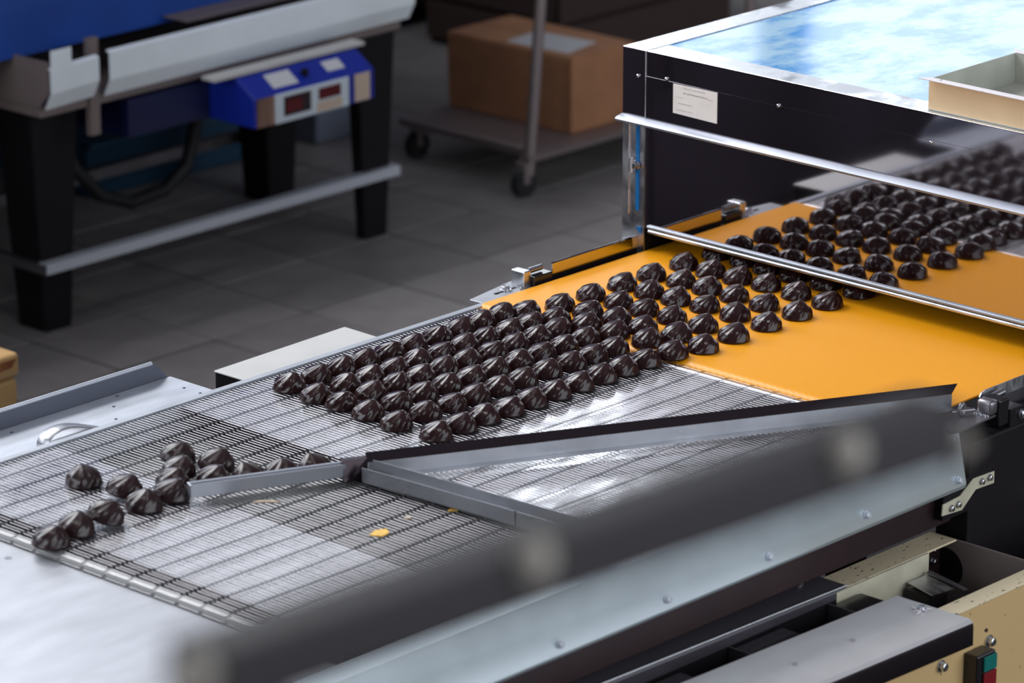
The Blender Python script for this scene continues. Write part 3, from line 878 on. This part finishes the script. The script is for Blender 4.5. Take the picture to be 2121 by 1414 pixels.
for i, (x, y, lab, rot, tl) in enumerate(STRAY):
    choc(x, y, ZB, lab, 'stray chocolates at the front of the mesh', CS[i % 4], rot, 1.05 if i not in (4, 5, 8) else 0.98,
         (math.atan2(.68, .73) + rnd.uniform(-.4, .4), tl) if tl else None)

# ------------------------------------------------------------------ cream machine housing, lower right
mh = thing('machine_housing', (0.0, -0.90, 0), 'worn cream painted open machine housing in the lower right corner', 'machine')
HX0, HX1 = -0.95, 0.62
MB().box(HX0, HX1, -1.032, -1.028, 0.10, 0.700).build('front_wall', M['cream'], mh)
ff = MB().box(HX0, HX1, -1.032, -0.995, 0.700, 0.7035, 0.001, 1)
ff.build('front_rim', M['cream_flange'], mh)
MB().box(-0.20, 0.175, -0.832, -0.778, 0.6985, 0.702, 0.001, 1).build('back_rim', M['cream_flange'], mh)
MB().box(-0.145, 0.095, -0.836, -0.832, 0.560, 0.7015).build('back_wall', M['cream_in'], mh)
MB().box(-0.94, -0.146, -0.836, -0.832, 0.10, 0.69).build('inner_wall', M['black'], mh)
MB().box(0.095, 0.175, -0.800, -0.796, 0.10, 0.698).build('recess_wall', M['maroon'], mh)
MB().box(0.176, 0.180, -1.028, -0.778, 0.10, 0.7000).build('end_wall', M['table_side'], mh)
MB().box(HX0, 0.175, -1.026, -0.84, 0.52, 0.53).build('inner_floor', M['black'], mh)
MB().box(-0.93, 0.175, -1.026, -0.79, 0.0, 0.10).build('plinth', M['black'], mh)
MB().tube([(0.1755, -0.812, 0.648), (0.1735, -0.812, 0.648)], 0.034, 24).build('cable_hole', M['black'], mh)
for by, bz in ((0.150, 0.684), (0.150, 0.664)):
    MB().bolt((by, -0.801, bz), (0, -1, 0), 0.005, 0.01).build('bolt', M['bolt'], mh, 40)
for bx, bz in ((-0.005, 0.633), (-0.004, 0.611), (-0.130, 0.628)):
    MB().bolt((bx, -1.032, bz), (0, -1, 0), 0.0075, 0.012).build('bolt', M['bolt'], mh, 40)
sw = thing('push_button_switch', (-0.045, -1.032, 0.57), 'black switch box with green and red buttons on the cream housing', 'switch')
MB().box(-0.070, -0.022, -1.060, -1.0325, 0.566, 0.632, 0.003).build('switch_case', M['black_gloss'], sw)
MB().box(-0.056, -0.023, -1.064, -1.0602, 0.602, 0.627, 0.001, 1).build('green_button', M['green_btn'], sw)
MB().box(-0.056, -0.023, -1.064, -1.0602, 0.571, 0.600, 0.001, 1).build('red_button', M['red_btn'], sw)

# large bent cover plate lying over the housing
gp = thing('cover_plate', (-0.45, -0.99, 0.7), 'grey steel cover plate with a bent front edge over the cream housing', 'plate')
MB().sheet([(0.146, 0.7045), (0.004, 0.7045), (0.0, 0.7025), (-0.003, 0.699)], (-0.095, -1.063), (-1.00, -1.063, 0.022), (0, 1), 0.0022).build('bent_sheet', M['cover'], gp, 30)
MB().sheet([(-0.003, 0.6989), (-0.0045, 0.694), (-0.005, 0.662)], (-0.095, -1.063), (-1.00, -1.063, 0.022), (0, 1), 0.0022).build('folded_lip', M['guide_dk'], gp, 30)  # dark reflection on the lip is put into its colour
fl = MB()
for k in range(9):
    a = 2 * PI * k / 9
    r1 = 0.013 * (1 + .5 * ((k * 7) % 3 - 1))
    fl.prism([(-0.124, -0.985, 0.7075), (-0.124 + r1 * math.cos(a), -0.985 + r1 * math.sin(a), 0.7075), (-0.124 + r1 * .6 * math.cos(a + .5), -0.985 + r1 * .6 * math.sin(a + .5), 0.7075)], (0, 0, .0006))
fl.build('paint_flake', M['tray_rim'], gp)
MB().bolt((-0.120, -0.985, 0.7080), (0, 0, 1), 0.0055, 0.005, False).build('screw', M['bolt'], gp, 40)
for bx, by in ((-0.30, -0.99), (-0.44, -0.99), (-0.57, -0.985)):
    MB().tube([(bx, by, 0.7068 + (-0.095 - bx) * .0243), (bx, by, 0.7071 + (-0.095 - bx) * .0243)], 0.004, 10).build('rivet', M['ink'], gp, 40)
# narrower channel behind it
gc = thing('guide_channel', (-0.5, -0.80, 0.70), 'dark steel channel with bright folded edge beneath the side panel', 'channel')
MB().sheet([(0.078, 0.7065), (0.003, 0.7065), (0.0, 0.705), (-0.003, 0.700), (-0.003, 0.676)], (-0.118, -0.832), (-1.00, -0.832, 0.018), (0, 1), 0.002).build('bent_sheet', M['slate'], gc, 30)
MB().tube([(-0.118, -0.8335, 0.7060), (-1.0, -0.8335, 0.7240)], 0.0022, 8).build('bright_fold', M['steel'], gc, 50)
MB().bolt((-0.165, -0.775, 0.7085), (0, 0, 1), 0.006, 0.005, False).build('screw', M['bolt'], gc, 40)
# blocks and blades inside the housing
for i, (x0, x1, lab) in enumerate(((-0.167, -0.087, 'dark steel slide block beside the cream inner wall'), (-0.410, -0.285, 'long dark slide block between channel and cover plate'), (-0.66, -0.53, 'dark slide block at the bottom edge of the photo'))):
    bk = thing('slide_block', ((x0 + x1) / 2, -0.86, 0.53), lab, 'block', 'slide blocks in the cream housing')
    MB().box(x0, x1, -0.900, -0.838, 0.531, 0.688, 0.006, 2).build('block_body', M['black_gloss'], bk)
    MB().box(x0 - 0.002, x0, -0.903, -0.8365, 0.645, 0.691, 0.0008, 1).build('end_cap', M['steel_dk'], bk)
bl = thing('scraper_blade', (0.05, -0.85, 0.53), 'grey scraper blade on a black holder inside the cream housing', 'blade')
MB().hexa([(0.018, -0.902, 0.6665), (0.066, -0.910, 0.6665), (0.077, -0.846, 0.6695), (0.030, -0.844, 0.6695),
           (0.018, -0.902, 0.6685), (0.066, -0.910, 0.6685), (0.077, -0.846, 0.6715), (0.030, -0.844, 0.6715)]).build('blade', M['steel'], bl)
MB().box(0.022, 0.070, -0.895, -0.845, 0.531, 0.6645, 0.002, 1).build('holder', M['black_gloss'], bl)
MB().hexa([(0.074, -0.925, 0.664), (0.084, -0.925, 0.664), (0.088, -0.845, 0.672), (0.078, -0.845, 0.672),
           (0.074, -0.925, 0.666), (0.084, -0.925, 0.666), (0.088, -0.845, 0.676), (0.078, -0.845, 0.676)]).build('thin_blade', M['steel_dk'], bl)

# ------------------------------------------------------------------ hopper table at back left
tt = thing('hopper_table', (1.85, 3.0, 0), 'white sheet metal hopper table on dark tapered legs, back left', 'table')
def apron(x0, x1, zt):
    MB().sheet([(0.022, 0.598), (0.002, 0.636), (0.0, 0.640), (0.0, zt), (0.010, zt + .003)], (x0, 2.62), (x1, 2.62, 0.006), (0, 1), 0.003).build('apron', M['tablewhite'], tt)
apron(1.408, 2.456, 0.706)
apron(1.222, 1.374, 0.696)
MB().box(1.224, 1.288, 2.617, 2.6195, 0.69, 0.744).build('corner_tab', M['tablewhite'], tt)
MB().box(1.376, 1.406, 2.655, 2.672, 0.50, 0.74).build('strap', M['table_side'], tt)
MB().prism([(1.222, 2.626, 0.640), (1.222, 2.626, 0.715), (1.222, 3.42, 0.715), (1.222, 3.42, 0.60), (1.222, 2.664, 0.600)], (0.003, 0, 0)).build('side_panel', M['table_side'], tt)
MB().box(1.226, 2.45, 2.665, 3.42, 0.572, 0.600).build('hopper_bottom', M['table_side'], tt)
MB().prism([(1.70, 2.66, 0.722), (2.1, 2.66, 0.722), (2.1, 2.745, 0.722), (1.70, 2.745, 0.722)], (0, 0, .003)).build('ledge', M['table_side'], tt)
def leg(xc, yc, wt, wb, dt, db, sx=1):
    """tapered sheet leg: (xc, yc) nearest lower corner"""
    zt = 0.572
    x0b, x1b, x0t, x1t = xc, xc + wb, xc - (wt - wb) * .35, xc - (wt - wb) * .35 + wt
    return MB().hexa([(x0b, yc, 0), (x1b, yc, 0), (x1b, yc + db, 0), (x0b, yc + db, 0),
                      (x0t, yc, zt), (x1t, yc, zt), (x1t, yc + dt, zt), (x0t, yc + dt, zt)], 0.003, 1).build('leg', M['leg'], tt)
leg(1.292, 2.752, 0.150, 0.086, 0.135, 0.10)
leg(2.384, 2.735, 0.140, 0.082, 0.05, 0.035)
leg(2.455, 3.17, 0.150, 0.095, 0.135, 0.10)
leg(1.292, 3.24, 0.150, 0.086, 0.135, 0.10)
MB().sheet([(0.030, 0.186), (0.0, 0.186), (0.0, 0.160)], (1.272, 2.715), (2.497, 2.715), (0, 1), 0.003).build('front_rail', M['rail'], tt)
MB().sheet([(0.025, 0.183), (0.0, 0.183), (0.0, 0.160)], (1.268, 2.72), (1.268, 3.34), (1, 0), 0.003).build('side_rail', M['steel_dk'], tt)
MB().box(1.32, 2.5, 3.285, 3.31, 0.150, 0.180).build('rear_rail', M['steel_dk'], tt)
hp = [(2.03, 3.02, 0.572), (2.04, 3.0, 0.36), (2.0, 3.0, 0.235), (1.92, 3.0, 0.185), (1.80, 3.0, 0.175), (1.70, 3.0, 0.215), (1.63, 3.02, 0.30), (1.60, 3.05, 0.45), (1.6, 3.05, 0.572)]
MB().tube(hp, 0.018, 10).build('hose', M['rubber'], tt, 60)
# blue hood above the table
bh = thing('blue_hood', (1.9, 3.1, 0.72), 'deep blue painted hood over the white hopper table, enlarged to cast shade', 'hood')
MB().sheet([(0.30, 1.05), (0.040, 0.99), (0.012, 0.815), (0.0, 0.705)], (-0.40, 2.75), (2.80, 2.75), (0, 1), 0.003).build('front_sheet', M['blue'], bh)
MB().box(-0.40, 2.80, 3.06, 3.42, 0.716, 1.06).box(-0.40, 2.80, 2.82, 3.98, 1.0605, 2.25).build('hood_and_shade_block', M['blue'], bh)  # upper block made tall and long to shade the floor and carton
# control box under the table
cx = thing('control_box', (1.98, 2.60, 0.46), 'blue control box with two red displays hung under the white table', 'control box')
MB().prism([(1.770, 2.50, 0.466), (1.770, 2.50, 0.542), (1.770, 2.562, 0.584), (1.770, 2.70, 0.571), (1.770, 2.70, 0.466)], (0.418, 0, 0), 0.004, 2).build('housing', M['ctrl_blue'], cx)
MB().box(1.50, 1.768, 2.66, 2.95, 0.47, 0.565).build('rear_box', M['rear_blue'], cx)
MB().box(1.70, 2.22, 2.566, 2.612, 0.5868, 0.5955).build('mounting_strip', M['ivory'], cx)
pnl = MB().box(1.837, 2.094, 2.4955, 2.4998, 0.466, 0.541, 0.002, 1).build('display_panel', M['ctrl_white'], cx)
MB().box(1.866, 1.958, 2.4935, 2.4954, 0.482, 0.531).build('display', M['display_dk'], pnl)
MB().box(1.872, 1.926, 2.4920, 2.4934, 0.490, 0.522).build('red_digits_window', M['display_red'], pnl)
MB().box(1.986, 2.062, 2.4935, 2.4954, 0.501, 0.530).build('display', M['display_red'], pnl)
MB().box(1.980, 2.066, 2.4935, 2.4954, 0.471, 0.495).build('tan_label', M['paper_tan'], pnl)
MB().box(1.777, 1.835, 2.4965, 2.4998, 0.468, 0.540).build('copper_plate', M['copper'], cx)
MB().box(2.116, 2.168, 2.4965, 2.4998, 0.470, 0.540).build('paper_label', M['paper_tan'], cx)
def bevel_lab(x0, x1, t0, t1, m, nm_):
    P_ = lambda x, t, o: (x, 2.50 + .062 * t - .56 * o, 0.542 + .042 * t + .83 * o)
    MB().hexa([P_(x0, t0, .0008), P_(x1, t0, .0008), P_(x1, t1, .0008), P_(x0, t1, .0008), P_(x0, t0, .002), P_(x1, t0, .002), P_(x1, t1, .002), P_(x0, t1, .002)]).build(nm_, m, cx)
bevel_lab(1.850, 1.935, 0.22, 0.85, M['paper'], 'paper_label')
bevel_lab(2.045, 2.105, 0.35, 0.80, M['paper'], 'paper_label')
MB().tube([(1.968, 2.528, 0.566), (1.968, 2.522, 0.575)], 0.010, 12).build('knob', M['black'], cx, 40)
# bin on the floor behind
bbn = thing('blue_bin', (2.45, 3.75, 0), 'dark blue plastic bin on the floor behind the white table', 'bin')
MB().hexa([(2.15, 3.56, 0), (2.70, 3.53, 0), (2.72, 3.95, 0), (2.17, 3.98, 0), (2.14, 3.55, 0.15), (2.71, 3.52, 0.15), (2.73, 3.96, 0.15), (2.16, 3.99, 0.15)], 0.01, 2).build('bin_body', M['blue_bin'], bbn)
MB().box(2.12, 2.74, 3.51, 4.0, 0.151, 0.165, 0.004).build('bin_lid', M['blue_bin'], bbn)

# ------------------------------------------------------------------ trolley with carton
tr = thing('trolley', (3.4, 2.97, 0), 'low steel trolley with slanted pole behind the tunnel', 'trolley')
MB().box(3.02, 3.95, 2.72, 3.235, 0.095, 0.118, 0.004).build('shelf', M['trolley'], tr)
MB().tube([(2.985, 2.705, 0.06), (3.085, 2.705, 1.05)], 0.016, 14).build('pole', M['trolley'], tr, 50)
MB().tube([(3.92, 2.705, 0.06), (3.92, 2.705, 1.05)], 0.016, 14).build('pole', M['trolley'], tr, 50)
MB().box(2.97, 3.93, 2.69, 2.72, 0.098, 0.116).build('shelf_edge', M['trolley'], tr)
for wx, wy in ((2.975, 2.715), (3.90, 2.72), (3.06, 3.2), (3.90, 3.2)):
    c = MB().tube([(wx, wy - 0.014, 0.038), (wx, wy + 0.014, 0.038)], 0.038, 18).build('caster', M['rubber'], tr, 40)
    MB().box(wx - .012, wx + .012, wy - .019, wy + .019, 0.036, 0.097, 0.003).build('fork', M['trolley'], c)
ct = thing('carton', (3.34, 3.0, 0.118), 'brown cardboard carton standing on the low trolley', 'carton')
MB().hexa([(3.215, 2.755, 0.1185), (3.475, 2.755, 0.1185), (3.475, 3.225, 0.1185), (3.215, 3.225, 0.1185),
           (3.212, 2.752, 0.330), (3.478, 2.752, 0.330), (3.478, 3.228, 0.330), (3.212, 3.228, 0.330)], 0.004, 2).build('box_body', M['carton'], ct)
MB().box(3.214, 3.343, 2.754, 3.226, 0.3302, 0.334).build('flap', M['carton'], ct)
MB().box(3.347, 3.476, 2.754, 3.226, 0.3302, 0.334).build('flap', M['carton'], ct)
pp = MB().hexa([(3.25, 2.80, 0.3345), (3.40, 2.83, 0.3345), (3.38, 3.04, 0.3345), (3.235, 3.02, 0.3345), (3.25, 2.80, 0.3355), (3.40, 2.83, 0.3355), (3.38, 3.04, 0.3355), (3.235, 3.02, 0.3355)])
tag(pp.build('paper_sheet', M['paper']), 'grey paper sheet lying on top of the cardboard carton', 'paper')
gb = thing('grey_bin', (3.05, 3.62, 0), 'blue-grey bin on the floor left of the cardboard carton', 'bin')
MB().hexa([(2.96, 3.50, 0), (3.14, 3.50, 0), (3.14, 3.72, 0), (2.96, 3.72, 0), (2.95, 3.49, 0.30), (3.15, 3.49, 0.30), (3.15, 3.73, 0.30), (2.95, 3.73, 0.30)], 0.008, 2).build('bin_body', M['grey_bin'], gb)
MB().box(2.945, 3.155, 3.485, 3.735, 0.301, 0.312, 0.003).build('bin_rim', M['grey_bin'], gb)
cab = thing('navy_shade_cabinet', (4.0, 4.55, 0), 'dark navy cabinet behind the carton, enlarged to block window light', 'cabinet')
MB().box(2.90, 5.60, 4.30, 4.9, 0.06, 2.2, 0.006).build('cabinet_body', M['navy'], cab)  # widened and raised to shade the floor around the trolley
for k in range(6):
    d = MB().box(2.91 + k * .446, 3.345 + k * .446, 4.283, 4.2995, 0.09, 2.17, 0.003).build('door', M['navy'], cab)
    MB().tube([(3.31 + k * .446, 4.272, 0.95), (3.31 + k * .446, 4.272, 1.10)], 0.008, 8).build('handle', M['steel_dk'], d, 50)
MB().box(2.95, 5.55, 4.33, 4.87, 0, 0.06).build('plinth', M['black'], cab)
cr = thing('brown_crate', (4.35, 3.85, 0), 'dark brown crate in the background right of the carton', 'crate')
for k in range(3):
    MB().box(4.05, 4.85, 3.55, 3.57, 0.02 + k * .13, 0.135 + k * .13, 0.003, 1).build('slat', M['brown_dk'], cr)
    MB().box(4.05, 4.07, 3.58, 4.12, 0.02 + k * .13, 0.135 + k * .13, 0.003, 1).build('slat', M['brown_dk'], cr)
MB().box(4.075, 4.85, 3.575, 4.12, 0.0, 0.36).build('crate_core', M['brown_dk'], cr)

# ------------------------------------------------------------------ added dark block behind the table, keeps window light off the floor
sc_ = thing('shade_cabinet', (1.2, 4.15, 0), 'added dark cabinet behind the white table, blocking window light', 'cabinet')
MB().box(-0.60, 2.84, 4.02, 4.30, 0.06, 2.1, 0.006).build('cabinet_body', M['black'], sc_)
MB().box(-0.55, 2.80, 4.05, 4.28, 0, 0.06).build('plinth', M['black'], sc_)
for k in range(5):
    d = MB().box(-0.58 + k * .684, 0.09 + k * .684, 4.003, 4.0195, 0.09, 2.07, 0.003).build('door', M['black'], sc_)
    MB().tube([(0.05 + k * .684, 3.992, 0.95), (0.05 + k * .684, 3.992, 1.10)], 0.008, 8).build('handle', M['steel_dk'], d, 50)

# ------------------------------------------------------------------ added unseen dark block, darkens the mirror image in the tunnel face
dm = thing('dark_reflection_cabinet', (-1.9, 2.5, 0), 'added dark cabinet outside the left edge, darkening the tunnel reflection', 'machine')
MB().box(-3.4, -0.55, 1.95, 3.1, 0.08, 1.05, 0.01).build('cabinet_body', M['dark_purple'], dm)
MB().box(-3.3, -0.55, 2.0, 3.05, 0, 0.08).build('plinth', M['black'], dm)
for k in range(3):
    d = MB().box(-3.35 + k * .93, -2.43 + k * .93, 1.935, 1.9495, 0.12, 1.0, 0.004).build('door', M['dark_purple'], dm)
    MB().tube([(-2.5 + k * .93, 1.925, 0.5), (-2.5 + k * .93, 1.925, 0.66)], 0.008, 8).build('handle', M['steel_dk'], d, 50)

# ------------------------------------------------------------------ yellow tub at far left
tu = thing('yellow_tub', (-0.05, 1.68, 0), 'tall yellow plastic tub with a brown stained lid at left edge', 'tub')
MB().box(-0.25, 0.152, 1.50, 1.86, 0, 0.455, 0.012, 3).build('tub_body', M['tub'], tu, 40)
MB().box(-0.253, 0.155, 1.497, 1.863, 0.456, 0.508, 0.010, 3).build('lid', M['tub'], tu, 40)
MB().hexa([(-0.06, 1.4955, 0.472), (0.13, 1.4955, 0.480), (0.13, 1.4967, 0.480), (-0.06, 1.4967, 0.472), (-0.06, 1.4955, 0.495), (0.145, 1.4955, 0.497), (0.145, 1.4967, 0.497), (-0.06, 1.4967, 0.495)]).build('stain', M['tub_stain'], tu)

# ------------------------------------------------------------------ handrail close to the camera
hr = thing('handrail', (-3.62, -3.27, 0), 'dark blurred handrail close to the camera across the lower right', 'handrail')
A, B = Vector((-3.749, -3.2715, 2.3610)), Vector((-3.180, -3.2715, 2.3400))
rb = MB()
h = 0.0175
rb.hexa([(A.x, A.y - h, A.z - h), (B.x, B.y - h, B.z - h), (B.x, B.y + h, B.z - h), (A.x, A.y + h, A.z - h),
         (A.x, A.y - h, A.z + h), (B.x, B.y - h, B.z + h), (B.x, B.y + h, B.z + h), (A.x, A.y + h, A.z + h)], 0.003, 2)
rb.build('rail_bar', M['handrail'], hr)
for t in (-0.03, 0.375, 0.815):
    c = A + (B - A) * t + Vector((0, 0, h))
    MB().tube([c + Vector((0, -h + d, -.006)) for d in (.002, -.004, -.008, -.010)], [0.0125, 0.0125, 0.009, 0.003], 16).build('bolt_cap', M['cap'], hr, 60)
MB().tube([(-3.1795, -3.2715, 2.336), (-3.172, -3.2868, 2.3225)], [0.008, 0.011], 12).build('end_knob', M['cap'], hr, 60)
MB().box(-3.722, -3.696, -3.285, -3.259, 0, 2.345, 0.002, 1).build('post', M['handrail'], hr)
MB().box(-3.76, -3.66, -3.325, -3.22, 0, 0.01).build('base_plate', M['handrail'], hr)
